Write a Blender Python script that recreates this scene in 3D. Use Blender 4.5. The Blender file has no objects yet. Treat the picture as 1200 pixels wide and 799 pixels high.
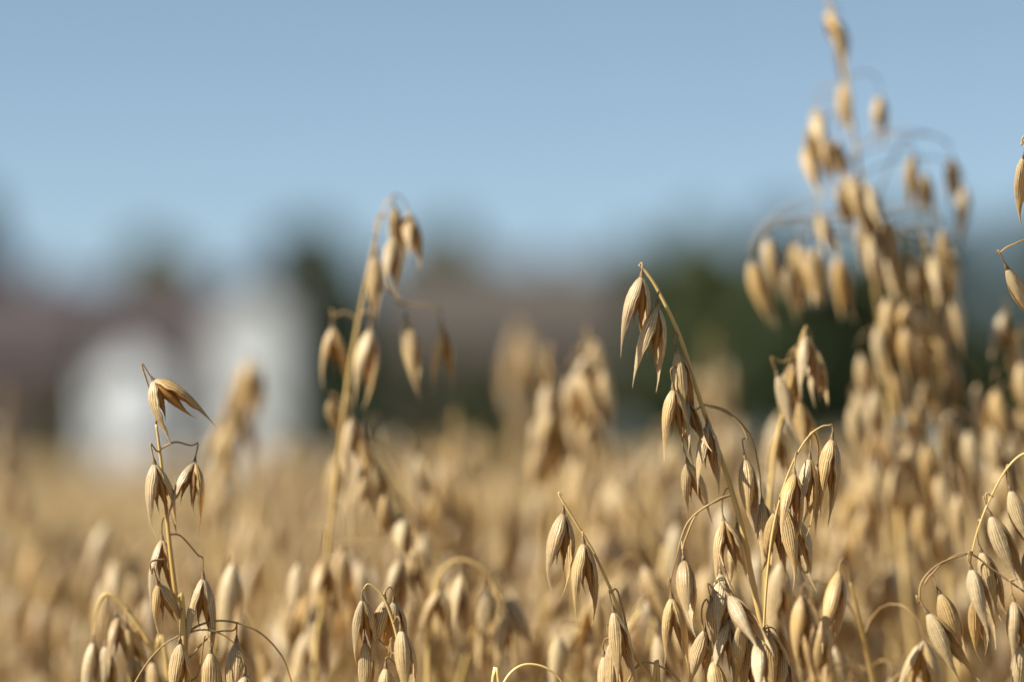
import bpy, math, random
import numpy as np
from mathutils import Vector, Matrix
R = math.radians
sc = bpy.context.scene
C = sc.collection

# ------------------------------------------------------------------ camera
EYE = 1.0            # eye height, just above the crop
FOC = 4000.0         # focal length in photo pixels (120 mm on a 36 mm sensor, 1200 px wide)
HOR = 545.0          # row of the horizon in the photograph
FOCUS = 1.0
cd = bpy.data.cameras.new('camera'); cam = bpy.data.objects.new('camera', cd); C.objects.link(cam)
cd.lens = 120; cd.sensor_width = 36; cd.clip_start = 0.05; cd.clip_end = 5000
pitch = math.atan((HOR - 399.5) / FOC)
cam.location = (0, 0, EYE); cam.rotation_euler = (math.pi / 2 + pitch, 0, 0)
cd.dof.use_dof = True; cd.dof.focus_distance = FOCUS; cd.dof.aperture_fstop = 4.8
sc.camera = cam
CM = Matrix.Translation((0, 0, EYE)) @ Matrix.Rotation(math.pi / 2 + pitch, 4, 'X')
def at(x, y, d):
    """point seen at photo pixel x, y, d metres along the view axis"""
    return CM @ Vector(((x - 600) / FOC * d, (399.5 - y) / FOC * d, -d))

# ------------------------------------------------------------------ world and sun
SUN_EL, SUN_AZ = R(43), R(-107)      # azimuth measured from +Y (view direction) clockwise
w = bpy.data.worlds.new('World'); sc.world = w; w.use_nodes = True
nt = w.node_tree; bg = nt.nodes['Background']
sky = nt.nodes.new('ShaderNodeTexSky'); sky.sky_type = 'NISHITA'; sky.sun_disc = False
sky.sun_elevation = SUN_EL; sky.sun_rotation = SUN_AZ
sky.air_density = 0.55; sky.dust_density = 0.5; sky.ozone_density = 2.0; sky.altitude = 300
hs = nt.nodes.new('ShaderNodeHueSaturation'); hs.inputs['Saturation'].default_value = 0.81; hs.inputs['Hue'].default_value = 0.482
nt.links.new(sky.outputs[0], hs.inputs['Color']); nt.links.new(hs.outputs[0], bg.inputs[0])
bg.inputs[1].default_value = 0.061
sd = bpy.data.lights.new('sun', 'SUN'); sun = bpy.data.objects.new('sun', sd); C.objects.link(sun)
sd.energy = 5.0; sd.angle = R(0.53); sd.color = (1.0, 0.93, 0.80)
SV = Vector((math.sin(SUN_AZ) * math.cos(SUN_EL), math.cos(SUN_AZ) * math.cos(SUN_EL), math.sin(SUN_EL)))
sun.rotation_euler = SV.to_track_quat('Z', 'Y').to_euler()
vs = sc.view_settings
vs.view_transform = 'Standard'; vs.look = 'None'; vs.exposure = 1.0; vs.gamma = 1.0; vs.use_curve_mapping = False
sc.cycles.use_denoising = True
sc.cycles.use_adaptive_sampling = False
sc.cycles.max_bounces = 8; sc.cycles.transmission_bounces = 4

# ------------------------------------------------------------------ materials
def new_mat(name):
    m = bpy.data.materials.new(name); m.use_nodes = True
    n = m.node_tree; b = n.nodes['Principled BSDF']
    return m, n, b, n.links.new
def ramp(n, stops):
    r = n.nodes.new('ShaderNodeValToRGB'); e = r.color_ramp.elements
    e[0].position, e[0].color = stops[0][0], (*stops[0][1], 1)
    e[1].position, e[1].color = stops[-1][0], (*stops[-1][1], 1)
    for p, c in stops[1:-1]:
        k = e.new(p); k.color = (*c, 1)
    return r
def math_node(n, op, a=None, b=None):
    m = n.nodes.new('ShaderNodeMath'); m.operation = op
    for i, v in enumerate((a, b)):
        if v is None: continue
        if isinstance(v, (int, float)): m.inputs[i].default_value = v
        else: n.links.new(v, m.inputs[i])
    return m.outputs[0]
def mix_rgb(n, f, a, b, mode='MIX'):
    m = n.nodes.new('ShaderNodeMix'); m.data_type = 'RGBA'; m.blend_type = mode
    for i, v in ((0, f), (6, a), (7, b)):
        if isinstance(v, (int, float)): m.inputs[i].default_value = v
        elif isinstance(v, tuple): m.inputs[i].default_value = (*v, 1)
        else: n.links.new(v, m.inputs[i])
    return m.outputs[2]

def husk_mat(name, light, groove, warm, trans_col, trans, veins=11.0, vein_amt=1.0, rough=0.5):
    """papery oat husk: veins run along v, colour varies from piece to piece, some sunlight comes through"""
    m, n, b, L = new_mat(name)
    uv = n.nodes.new('ShaderNodeUVMap'); uv.uv_map = 'UVMap'
    sp = n.nodes.new('ShaderNodeSeparateXYZ'); L(uv.outputs[0], sp.inputs[0])
    tc = n.nodes.new('ShaderNodeTexCoord')
    oi = n.nodes.new('ShaderNodeObjectInfo'); ge = n.nodes.new('ShaderNodeNewGeometry')
    nz = n.nodes.new('ShaderNodeTexNoise'); nz.inputs['Scale'].default_value = 260; nz.inputs['Detail'].default_value = 4
    L(tc.outputs['Object'], nz.inputs['Vector'])
    nz2 = n.nodes.new('ShaderNodeTexNoise'); nz2.inputs['Scale'].default_value = 900; nz2.inputs['Detail'].default_value = 3
    L(tc.outputs['Object'], nz2.inputs['Vector'])
    wob = math_node(n, 'MULTIPLY', nz.outputs['Fac'], 0.11)
    u = math_node(n, 'ADD', sp.outputs['X'], wob)
    s = math_node(n, 'SINE', math_node(n, 'MULTIPLY', u, 2 * math.pi * veins))
    s01 = math_node(n, 'ADD', math_node(n, 'MULTIPLY', s, 0.5), 0.5)
    s3 = math_node(n, 'POWER', s01, 1.8)
    f = math_node(n, 'MULTIPLY', s3, math_node(n, 'ADD', math_node(n, 'MULTIPLY', nz2.outputs['Fac'], vein_amt * 1.2), vein_amt * 0.35))
    f = math_node(n, 'MINIMUM', f, 1.0)
    col = mix_rgb(n, f, groove, light)
    rnd = math_node(n, 'FRACT', math_node(n, 'ADD', oi.outputs['Random'], ge.outputs['Random Per Island']))
    r1 = ramp(n, [(0.0, (0, 0, 0)), (1.0, (1, 1, 1))]); L(rnd, r1.inputs[0])
    col = mix_rgb(n, math_node(n, 'MULTIPLY', rnd, 0.75), col, mix_rgb(n, 1.0, col, warm, 'MULTIPLY'))
    gr = math_node(n, 'FRACT', math_node(n, 'MULTIPLY', rnd, 7.31))
    col = mix_rgb(n, math_node(n, 'MULTIPLY', math_node(n, 'POWER', gr, 1.6), 0.8), col, mix_rgb(n, 1.0, col, (0.70, 0.72, 0.86), 'MULTIPLY'))
    # weathered grey blotches and small brown specks, both fixed to the husk
    bl = ramp(n, [(0.45, (0, 0, 0)), (0.7, (1, 1, 1))]); L(nz.outputs['Fac'], bl.inputs[0])
    col = mix_rgb(n, math_node(n, 'MULTIPLY', bl.outputs[0], 0.35), col, (0.34, 0.27, 0.18))
    sk = ramp(n, [(0.66, (0, 0, 0)), (0.72, (1, 1, 1))]); L(nz2.outputs['Fac'], sk.inputs[0])
    col = mix_rgb(n, math_node(n, 'MULTIPLY', sk.outputs[0], 0.5), col, (0.16, 0.09, 0.04))
    # dry pale tip
    tp = ramp(n, [(0.72, (0, 0, 0)), (1.0, (1, 1, 1))]); L(sp.outputs['Y'], tp.inputs[0])
    col = mix_rgb(n, math_node(n, 'MULTIPLY', tp.outputs[0], 0.5), col, (0.62, 0.50, 0.31))
    L(col, b.inputs['Base Color']); b.inputs['Roughness'].default_value = rough
    b.inputs['Specular IOR Level'].default_value = 0.5
    bp = n.nodes.new('ShaderNodeBump'); bp.inputs['Strength'].default_value = 0.4; bp.inputs['Distance'].default_value = 0.00025
    hsum = math_node(n, 'ADD', s01, math_node(n, 'MULTIPLY', nz2.outputs['Fac'], 0.6))
    L(hsum, bp.inputs['Height']); L(bp.outputs[0], b.inputs['Normal'])
    tr = n.nodes.new('ShaderNodeBsdfTranslucent')
    L(mix_rgb(n, 1.0, col, trans_col, 'MULTIPLY'), tr.inputs[0])
    mx = n.nodes.new('ShaderNodeMixShader'); mx.inputs[0].default_value = trans
    L(b.outputs[0], mx.inputs[1]); L(tr.outputs[0], mx.inputs[2])
    L(mx.outputs[0], n.nodes['Material Output'].inputs[0])
    return m
def plain_mat(name, c1, c2, scale=40, rough=0.6, stretch=(1, 1, 1), trans=0.0, bump=0.0, island=0.0):
    m, n, b, L = new_mat(name)
    tc = n.nodes.new('ShaderNodeTexCoord'); mp = n.nodes.new('ShaderNodeMapping'); mp.inputs['Scale'].default_value = stretch
    L(tc.outputs['Object'], mp.inputs[0])
    nz = n.nodes.new('ShaderNodeTexNoise'); nz.inputs['Scale'].default_value = scale; nz.inputs['Detail'].default_value = 5
    L(mp.outputs[0], nz.inputs['Vector'])
    r = ramp(n, [(0.32, c1), (0.68, c2)]); L(nz.outputs['Fac'], r.inputs[0]); col = r.outputs[0]
    if island:
        ge = n.nodes.new('ShaderNodeNewGeometry')
        k = math_node(n, 'ADD', math_node(n, 'MULTIPLY', ge.outputs['Random Per Island'], island), 1 - island * 0.5)
        h = n.nodes.new('ShaderNodeHueSaturation'); L(k, h.inputs['Value']); L(col, h.inputs['Color']); col = h.outputs[0]
    L(col, b.inputs['Base Color']); b.inputs['Roughness'].default_value = rough
    b.inputs['Specular IOR Level'].default_value = 0.3
    if bump:
        bp = n.nodes.new('ShaderNodeBump'); bp.inputs['Strength'].default_value = bump; bp.inputs['Distance'].default_value = 0.02
        L(nz.outputs['Fac'], bp.inputs['Height']); L(bp.outputs[0], b.inputs['Normal'])
    if trans:
        tr = n.nodes.new('ShaderNodeBsdfTranslucent'); L(col, tr.inputs[0])
        mx = n.nodes.new('ShaderNodeMixShader'); mx.inputs[0].default_value = trans
        L(b.outputs[0], mx.inputs[1]); L(tr.outputs[0], mx.inputs[2]); L(mx.outputs[0], n.nodes['Material Output'].inputs[0])
    return m
M_GLUME = husk_mat('oat_glume', (0.88, 0.755, 0.495), (0.40, 0.28, 0.12), (0.98, 0.76, 0.36), (1.0, 0.58, 0.14), 0.22, rough=0.42)
M_FLORET = husk_mat('oat_floret', (0.60, 0.34, 0.09), (0.42, 0.22, 0.05), (0.9, 0.8, 0.7), (1.0, 0.70, 0.32), 0.33, veins=5, vein_amt=0.6, rough=0.38)
M_STEM = plain_mat('oat_straw', (0.44, 0.285, 0.085), (0.72, 0.53, 0.22), 90, 0.45, (1, 1, 0.08))
M_BRANCH = plain_mat('oat_branch', (0.15, 0.085, 0.035), (0.44, 0.29, 0.12), 60, 0.5)
M_KNOB = plain_mat('oat_knob', (0.10, 0.06, 0.03), (0.34, 0.23, 0.11), 700, 0.6)
M_LEAF = plain_mat('dry_leaf', (0.42, 0.30, 0.13), (0.60, 0.46, 0.24), 60, 0.6, (1, 1, 1), 0.3)
M_FIELD = plain_mat('far_oats', (0.40, 0.285, 0.135), (0.57, 0.425, 0.225), 18, 0.6, (1, 1, 1), 0.2, 0, 0.5)
M_SOIL = plain_mat('dry_soil', (0.16, 0.11, 0.065), (0.27, 0.20, 0.12), 14, 0.95, bump=0.6)

# ------------------------------------------------------------------ mesh builder
class MB:
    def __init__(s): s.v = []; s.f = []; s.uv = []; s.mi = []
    def add(s, v, f, uv=None, mi=0):
        o = len(s.v); s.v += [tuple(p) for p in v]
        s.uv += uv if uv else [(0.5, 0.5)] * len(v)
        s.f += [tuple(i + o for i in q) for q in f]; s.mi += [mi] * len(f)
        return s
    def grid(s, rows, uvrows=None, closed=False, mi=0):
        n = len(rows[0]); v = [p for r in rows for p in r]; f = []
        for j in range(len(rows) - 1):
            for i in range(n if closed else n - 1):
                a, b = j * n + i, j * n + (i + 1) % n
                f.append((a, b, b + n, a + n))
        return s.add(v, f, [q for r in uvrows for q in r] if uvrows else None, mi)
    def tube(s, pts, rad, seg=6, mi=0, cap=True):
        pts = [Vector(p) for p in pts]; n = len(pts)
        rad = rad if isinstance(rad, (list, tuple)) else [rad] * n
        t = (pts[1] - pts[0]).normalized(); x = t.orthogonal().normalized(); rows = []; uvs = []
        for i, p in enumerate(pts):
            t = (pts[min(i + 1, n - 1)] - pts[max(i - 1, 0)]).normalized()
            x = (x - t * x.dot(t)).normalized(); y = t.cross(x)
            rows.append([p + (x * math.cos(a) + y * math.sin(a)) * rad[i] for a in [2 * math.pi * k / seg for k in range(seg)]])
            uvs.append([(k / seg, i / (n - 1)) for k in range(seg)])
        o = len(s.v); s.grid(rows, uvs, True, mi)
        if cap:
            s.f.append(tuple(o + k for k in reversed(range(seg)))); s.mi.append(mi)
            s.f.append(tuple(o + (n - 1) * seg + k for k in range(seg))); s.mi.append(mi)
        return s
    def box(s, lo, hi, mi=0):
        x0, y0, z0 = lo; x1, y1, z1 = hi
        v = [(x0, y0, z0), (x1, y0, z0), (x1, y1, z0), (x0, y1, z0), (x0, y0, z1), (x1, y0, z1), (x1, y1, z1), (x0, y1, z1)]
        return s.add(v, [(0, 3, 2, 1), (4, 5, 6, 7), (0, 1, 5, 4), (1, 2, 6, 5), (2, 3, 7, 6), (3, 0, 4, 7)], None, mi)
    def prism(s, poly, y0, y1, mi=0):
        n = len(poly); v = [(x, y0, z) for x, z in poly] + [(x, y1, z) for x, z in poly]
        return s.add(v, [tuple(range(n)), tuple(reversed(range(n, 2 * n)))] + [(i, i + n, (i + 1) % n + n, (i + 1) % n) for i in range(n)], None, mi)
    def mesh(s, name, mats, smooth=True):
        me = bpy.data.meshes.new(name); me.from_pydata(s.v, [], s.f)
        uvl = me.uv_layers.new(name='UVMap')
        li = np.empty(len(me.loops), dtype=np.int32); me.loops.foreach_get('vertex_index', li)
        uvl.data.foreach_set('uv', np.array(s.uv, dtype=np.float32)[li].ravel())
        for m in mats: me.materials.append(m)
        if len(mats) > 1: me.polygons.foreach_set('material_index', s.mi)
        if smooth: me.polygons.foreach_set('use_smooth', [True] * len(me.polygons))
        me.update(); return me
def link(name, me, parent=None, loc=(0, 0, 0)):
    o = bpy.data.objects.new(name, me); C.objects.link(o); o.location = loc
    if parent: o.parent = parent
    return o
def tag(o, label=None, cat=None, group=None, kind=None):
    for k, v in (('label', label), ('category', cat), ('group', group), ('kind', kind)):
        if v: o[k] = v
    return o
def copy_tree(o, parent=None):
    c = o.copy(); C.objects.link(c)
    if parent: c.parent = parent
    for ch in KIDS.get(o.name, []): copy_tree(ch, c)
    return c
KIDS = {}
def child(name, me, parent, mat=None):
    o = link(name, me, parent); KIDS.setdefault(parent.name, []).append(o)
    if mat is not None: o.matrix_local = mat
    return o

def bez(a, b, c, d, n):
    return [a * (1 - t) ** 3 + b * (3 * t * (1 - t) ** 2) + c * (3 * t * t * (1 - t)) + d * t ** 3 for t in [i / n for i in range(n + 1)]]
def catmull(P, n=8):
    P = [Vector(p) for p in P]; Q = [P[0] * 2 - P[1]] + P + [P[-1] * 2 - P[-2]]; out = []
    for i in range(1, len(Q) - 2):
        a, b, c, d = Q[i - 1:i + 3]
        for k in range(n):
            t = k / n
            out.append(0.5 * ((2 * b) + (c - a) * t + (2 * a - 5 * b + 4 * c - d) * t * t + (3 * b - a - 3 * c + d) * t ** 3))
    return out + [P[-1]]

# ------------------------------------------------------------------ spikelets
# a spikelet hangs along -Z from its collar at the origin, its two glumes open along X; nominal length 25 mm
PR = [(0, .14), (.04, .40), (.10, .66), (.19, .90), (.30, 1.0), (.41, .97), (.52, .82), (.63, .58), (.73, .36), (.82, .19), (.90, .10), (.96, .055), (1.0, .02)]
def prof(t):
    for (a, ra), (b, rb) in zip(PR, PR[1:]):
        if t <= b:
            k = (t - a) / (b - a); k = k * k * (3 - 2 * k) * 0.35 + k * 0.65
            return ra + (rb - ra) * k
    return PR[-1][1]
def boat(mb, L, W, cov0, cov1, op, bend, side, rng, nu, nv, ridge=0.0, nr=8, mi=0, flat=0.85, twist=0.0, shift=0.0):
    rows = []; uvs = []; ca, sa = math.cos(op), math.sin(op)
    ph = rng.uniform(0, 6.28); a1 = rng.uniform(.03, .09); q1 = rng.uniform(0, 6.28); q2 = rng.uniform(0, 6.28)
    c1 = rng.uniform(.06, .20); c2 = rng.uniform(.02, .06); tipx = rng.uniform(-.9, .7); tipy = rng.uniform(-.9, .9)
    for j in range(nv + 1):
        t = j / nv; t = t ** 0.92; r = W * prof(t); cov = cov0 + (cov1 - cov0) * t
        row = []; uvr = []
        for i in range(nu + 1):
            u = i / nu * 2 - 1
            edge = 1 + (a1 * math.sin(ph + 9 * t) + .05 * math.sin(q2 + 31 * t)) * abs(u) ** 3
            p = u * cov * edge
            rr = r * (1 + ridge * math.cos(p * nr) * min(1, t * 6) * (1 - t))
            cr = 1 + c1 * math.sin(q1 + p * 2.1 + t * 5) * t + c2 * math.sin(q2 + p * 3.3 - t * 8)      # dry crumple
            x = rr * math.cos(p) * flat * cr + shift + bend * L * (t ** 2.2) + tipx * L * max(0, t - .7) ** 2; y = rr * math.sin(p) * cr + twist * L * t * t + tipy * L * max(0, t - .7) ** 2
            z = -L * t
            x, z = x * ca - z * sa, x * sa + z * ca
            row.append((x * side, y, z)); uvr.append((i / nu, t))
        rows.append(row); uvs.append(uvr)
    mb.grid(rows, uvs, False, mi)
def knob_pts(): return [(0, 0, .0024), (0, 0, .0016), (0, 0, .0006), (0, 0, -.0008), (0, 0, -.0018)], [.00030, .00042, .00075, .00085, .0004]

# name: (opening of the two glumes in degrees, bends, florets shown, width)
KINDS = {
    'closed': (5, 8, .01, -.01, .0032, 1.00),
    'plump': (7, 5, .00, -.02, .0035, 1.00),
    'open': (10, 15, -.03, -.03, .0031, 1.00),
    'wide': (17, 19, -.06, -.05, .0032, 1.00),
    'slim': (5, 8, -.01, .03, .0028, 1.05),
    'gaping': (22, 32, -.10, -.14, .0043, 1.00),
}
def spike_parts(kind, seed, hi=True):
    rng = random.Random(seed * 7919 + len(kind)); o1, o2, b1, b2, W, Ls = KINDS[kind]
    nu, nv = (44, 34) if hi else (8, 9)
    L = .0282 * Ls; rid = .022 if hi else 0
    j = lambda a: a * rng.uniform(.8, 1.2)
    g1 = MB(); boat(g1, L * rng.uniform(.96, 1.04), W, R(108), R(75), R(j(o1)), b1 + rng.uniform(-.02, .02), 1, rng, nu, nv, rid, 13, twist=rng.uniform(-.09, .09))
    g2 = MB(); boat(g2, L * rng.uniform(.86, .98), W * .95, R(104), R(70), R(j(o2)), b2 + rng.uniform(-.02, .02), -1, rng, nu, nv, rid, 13, twist=rng.uniform(-.09, .09))
    f1 = MB(); boat(f1, L * rng.uniform(.66, .76), W * .60, R(178), R(172), R(o1 * .42 + 1), -.02, 1, rng, nu, nv, rid * .5, 7, twist=rng.uniform(-.03, .03))
    f2 = MB(); boat(f2, L * rng.uniform(.54, .66), W * .50, R(178), R(172), R(o2 * .55 + 1), -.02, -1, rng, nu, nv, rid * .5, 7, twist=rng.uniform(-.03, .03))
    return g1, g2, f1, f2
SPIKE_HI, SPIKE_MID = {}, {}
NVAR = 6
for k in KINDS:
    for s in range(NVAR):
        g1, g2, f1, f2 = spike_parts(k, s, True)
        kb = MB(); kb.tube(*knob_pts(), 8)
        SPIKE_HI[k, s] = (kb.mesh('collar', [M_KNOB]), g1.mesh('glume', [M_GLUME]), g2.mesh('glume', [M_GLUME]),
                          f1.mesh('floret', [M_FLORET]), f2.mesh('floret', [M_FLORET]))
        g1, g2, f1, f2 = spike_parts(k, s, False)
        mm = MB(); mm.add(g1.v, g1.f, g1.uv, 0); mm.add(g2.v, g2.f, g2.uv, 0); mm.add(f1.v, f1.f, f1.uv, 1); mm.add(f2.v, f2.f, f2.uv, 1)
        SPIKE_MID[k, s] = (mm.mesh('spikelet', [M_GLUME, M_FLORET]), mm)

def spike_matrix(base, d, roll, scale):
    """-Z along d, X turned by roll from the direction square to the line of sight"""
    z = -d.normalized(); x = Vector((0, 1, 0)).cross(z)
    if x.length < 1e-3: x = Vector((1, 0, 0))
    x.normalize(); y = z.cross(x)
    x2 = x * math.cos(roll) + y * math.sin(roll); y2 = z.cross(x2)
    M = Matrix((x2, y2, z)).transposed().to_4x4()
    return Matrix.Translation(base) @ M @ Matrix.Diagonal((scale, scale, scale, 1))
def add_spikelet(plant, base, d, roll, scale, kind, seed, hi=True):
    s = seed % NVAR; Mx = spike_matrix(base, d, roll, scale)
    if hi:
        k, g1, g2, f1, f2 = SPIKE_HI[kind, s]
        o = child('spikelet', k, plant, Mx)
        child('glume', g1, o); child('glume', g2, o); child('floret', f1, o); child('floret', f2, o)
    else:
        o = child('spikelet', SPIKE_MID[kind, s][0], plant, Mx)
    return o

def leaf_ribbon(mb, base, az, L, wdt, droop, rng, mi=0):
    d = Vector((math.cos(az), math.sin(az), 0)); side = Vector((-d.y, d.x, 0)); rows = []; uvs = []
    n = 14; p = Vector(base); el = R(68)
    for i in range(n + 1):
        t = i / n; wv = wdt * (1 - t ** 2.5) * min(1, .4 + t * 4) + .0002
        sd_ = (side * math.cos(t * 2.2 * droop) + Vector((0, 0, 1)) * math.sin(t * 1.5 * droop)).normalized()
        nrm = Vector((0, 0, 1))
        rows.append([p - sd_ * wv, p - nrm * wv * .25, p + sd_ * wv]); uvs.append([(0, t), (.5, t), (1, t)])
        el -= droop * R(150) / n * (.4 + t); p = p + (d * math.cos(el) + Vector((0, 0, 1)) * math.sin(el)) * (L / n)
    mb.grid(rows, uvs, False, mi)

# ------------------------------------------------------------------ hand placed plants (photo pixels + distance -> metres)
HERO_FEET = []
def hero(label, depth, stem, spikes, arcs=(), hi=True, foot=None, seed=0, stem_r=.0010, dstem=0.0, leaf=True, curl=True):
    """stem: pixels from low to high; spikes: (base x,y, tip x,y, kind, roll deg, dz mm, attach x,y or None, [control pixels])"""
    rng = random.Random(seed)
    top = [at(x, y, depth + dstem) for x, y in stem]
    b0 = top[0]; low = top[1] - top[0] if len(top) > 1 else Vector((0, 0, 1))
    lean = Vector((-low.x, -low.y, 0)) / max(low.z, .005) * .25 if low.z > 0 else Vector((0, 0, 0))
    if lean.length > .18: lean *= .18 / lean.length
    ft = Vector((b0.x + lean.x * .6 + rng.uniform(-.02, .02), b0.y + rng.uniform(-.01, .03), 0)) if foot is None else Vector((foot[0], foot[1], 0))
    HERO_FEET.append(ft)
    pl = tag(link('oat_plant', None, None, ft), label, 'oat plant', 'oat plants')
    pts = catmull([ft, ft + (b0 - ft) * .35 + Vector((0, 0, .01)), ft + (b0 - ft) * .75] + top, 8)
    n = len(pts); zmax = max(p.z for p in pts)
    u = [max(0, i - 16) / max(1, n - 17) for i in range(n)]
    rad = [stem_r * (1.0 - .68 * q) * (1.35 - .35 * min(1, i / 20)) for i, q in enumerate(u)]
    m = MB(); m.tube([p - ft for p in pts], rad, 8)
    for fr in (.28, .5):      # swollen joints low on the culm
        q = ft + (b0 - ft) * fr
        qq = min(pts, key=lambda p: (p - q).length) - ft
        m.tube([qq + Vector((0, 0, -.004)), qq, qq + Vector((0, 0, .004))], [stem_r * 1.4, stem_r * 2.1, stem_r * 1.4], 8)
    child('stem', m.mesh('stem', [M_STEM]), pl)
    if leaf:
        for k in range(2):
            q = ft + (b0 - ft) * rng.uniform(.3, .6)
            lm = MB(); leaf_ribbon(lm, q - ft, rng.uniform(0, 6.28), rng.uniform(.14, .22), .0045, rng.uniform(.9, 1.4), rng)
            child('leaf', lm.mesh('leaf', [M_LEAF]), pl)
    for i, s in enumerate(spikes):
        bx, by, tx, ty, kind, roll, dz = s[:7]; att = s[7] if len(s) > 7 else None; ctl = s[8] if len(s) > 8 else None
        if roll > 55: roll -= rng.choice((0, 0, 25, 40))
        d0 = depth + dz / 1000.0; B = at(bx, by, d0); T = at(tx, ty, d0)
        pix = (T - B).length; want = .0245 * KINDS[kind][5] * depth ** 0 
        sc_ = min(1.18, max(.80, pix / want)); Lr = want * sc_
        if pix < Lr * .98: T = T + Vector((0, 1, 0)) * math.sqrt(max(0, Lr * Lr - pix * pix)) * rng.choice((-1, 1)) * .8
        d = (T - B).normalized()
        add_spikelet(pl, B - ft, d, R(roll + rng.uniform(-8, 8)), sc_, kind, rng.randrange(99), hi)
        end = B - d * .0018
        if att == 0: continue
        if att: A = min(pts, key=lambda p: (p - at(att[0], att[1], depth + dstem)).length) if ctl is None or ctl == 'snap' else at(att[0], att[1], depth + dstem * .5)
        else: A = min(pts, key=lambda p: (p - (B + Vector((0, 0, .006)))).length)
        if ctl and ctl != 'snap':
            P = catmull([A] + [at(x, y, depth + (dz / 1000.0) * (q + 1) / (len(ctl) + 1)) for q, (x, y) in enumerate(ctl)] + [B - d * .006, end], 6)
        else:
            D = (end - A).length; out = (end - A); out.z = 0
            out = out.normalized() if out.length > 1e-4 else Vector((1, 0, 0))
            P = bez(A, A + (Vector((0, 0, 1)) * .55 + out * .5) * D * .5, end - d * min(.010, D * .6), end, 12)
        bm_ = MB(); k = len(P); bm_.tube([p - ft for p in P], [.00032 - .00012 * q / (k - 1) for q in range(k)], 6)
        child('branch', bm_.mesh('branch', [M_BRANCH]), pl)
    for ar in arcs:
        P = catmull([at(x, y, depth + z / 1000.0) for x, y, z in ar], 8); k = len(P)
        bm_ = MB(); bm_.tube([p - ft for p in P], [.00038 - .00016 * q / (k - 1) for q in range(k)], 6)
        child('branch', bm_.mesh('branch', [M_BRANCH]), pl)
    return pl

# leftmost sharp plant
hero('slender oat plant at left with a gaping husk on its very top', 1.012,
     [(216, 799), (206, 700), (199, 640), (194, 590), (188, 535), (183, 497)],
     [(180, 446, 226, 508, 'gaping', 4, 0, (183, 497), [(181, 475)]),
      (181, 543, 197, 627, 'open', 30, -2, (188, 528), [(183, 528)]),
      (228, 542, 217, 613, 'wide', 0, 2, (188, 526), [(205, 518), (224, 522)]),
      (190, 632, 196, 706, 'open', 12, 6, None),
      (186, 684, 202, 745, 'open', 15, -4, (193, 655), [(177, 658), (178, 672)]),
      (238, 677, 240, 765, 'open', 8, 2, (199, 626), [(212, 628), (232, 650)]),
      (211, 752, 211, 835, 'closed', 80, -3, None),
      (247, 764, 250, 850, 'plump', 88, -8, (216, 799), [(232, 790), (240, 745), (247, 752)]),
      (277, 752, 276, 838, 'plump', 50, 4, (222, 770), [(250, 742), (274, 738)]),
      (287, 790, 290, 880, 'open', 40, 0, None)],
     [[(213, 748, 0), (232, 733, 1), (262, 727, 2), (300, 738, 3), (328, 765, 4), (342, 800, 4), (344, 822, 4)],
      [(150, 815, -4), (170, 780, -4), (190, 757, -4), (210, 744, -4)]], seed=1)
# plant bowing behind it
hero('soft oat plant at left bent over like a hook under the gaping husk plant', 1.055,
     [(200, 830), (180, 765), (158, 727), (136, 701), (122, 697), (113, 716), (109, 745)],
     [(138, 722, 148, 790, 'open', 20, 2, (136, 701)), (150, 735, 166, 800, 'slim', 60, -2, (150, 715)), (124, 756, 122, 835, 'plump', 60, 0, (122, 697)),
      (109, 752, 112, 830, 'open', 50, 0, (109, 745)), (155, 770, 170, 840, 'open', 10, 0, None), (178, 775, 184, 850, 'plump', 70, 0, None)], hi=True, seed=2)
# tall soft plant, centre left
hero('tall slightly blurred oat plant left of centre, straight stem against the dark roofs', 1.125,
     [(368, 830), (376, 720), (388, 610), (400, 505), (411, 425), (428, 335), (446, 255), (458, 230)],
     [(462, 241, 470, 306, 'slim', 70, 0, (458, 230)), (478, 250, 487, 300, 'closed', 60, 6, (456, 233)),
      (461, 279, 457, 335, 'plump', 70, -4, (446, 255)), (439, 300, 440, 374, 'slim', 70, -6, (446, 255)),
      (477, 374, 490, 462, 'slim', 80, -4, (440, 285), [(452, 325), (466, 356)]),
      (517, 379, 522, 452, 'open', 30, 0, (432, 318), [(470, 352), (500, 358), (515, 364)]),
      (390, 384, 394, 455, 'open', 10, 2, (420, 375), [(405, 366), (392, 370)]),
      (434, 386, 428, 470, 'open', 40, -4, (422, 365), [(428, 366)]),
      (388, 468, 396, 508, 'plump', 60, 4, (404, 470)), (412, 490, 418, 560, 'open', 40, -5, None),
      (428, 515, 424, 590, 'slim', 60, 2, (402, 485), [(420, 500)]), (432, 556, 436, 605, 'wide', 10, 4, (402, 485), [(424, 530)]),
      (440, 545, 446, 600, 'open', 50, 0, (402, 485), [(434, 525)]), (452, 580, 452, 642, 'plump', 70, 0, (402, 485), [(430, 530), (448, 562)]),
      (470, 600, 474, 660, 'plump', 70, 4, (402, 485), [(440, 545), (466, 585)]), (380, 655, 382, 720, 'open', 30, 0, (388, 620)), (403, 645, 402, 712, 'plump', 80, 6, (390, 600)),
      (350, 660, 345, 725, 'plump', 80, 10, (388, 620))],
     [[(402, 480, 0), (430, 532, 4), (455, 570, 8), (486, 606, 10), (500, 640, 10)],
      [(384, 642, 0), (415, 634, -2), (442, 632, -4), (470, 640, -4)]], seed=3, stem_r=.0009)
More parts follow.
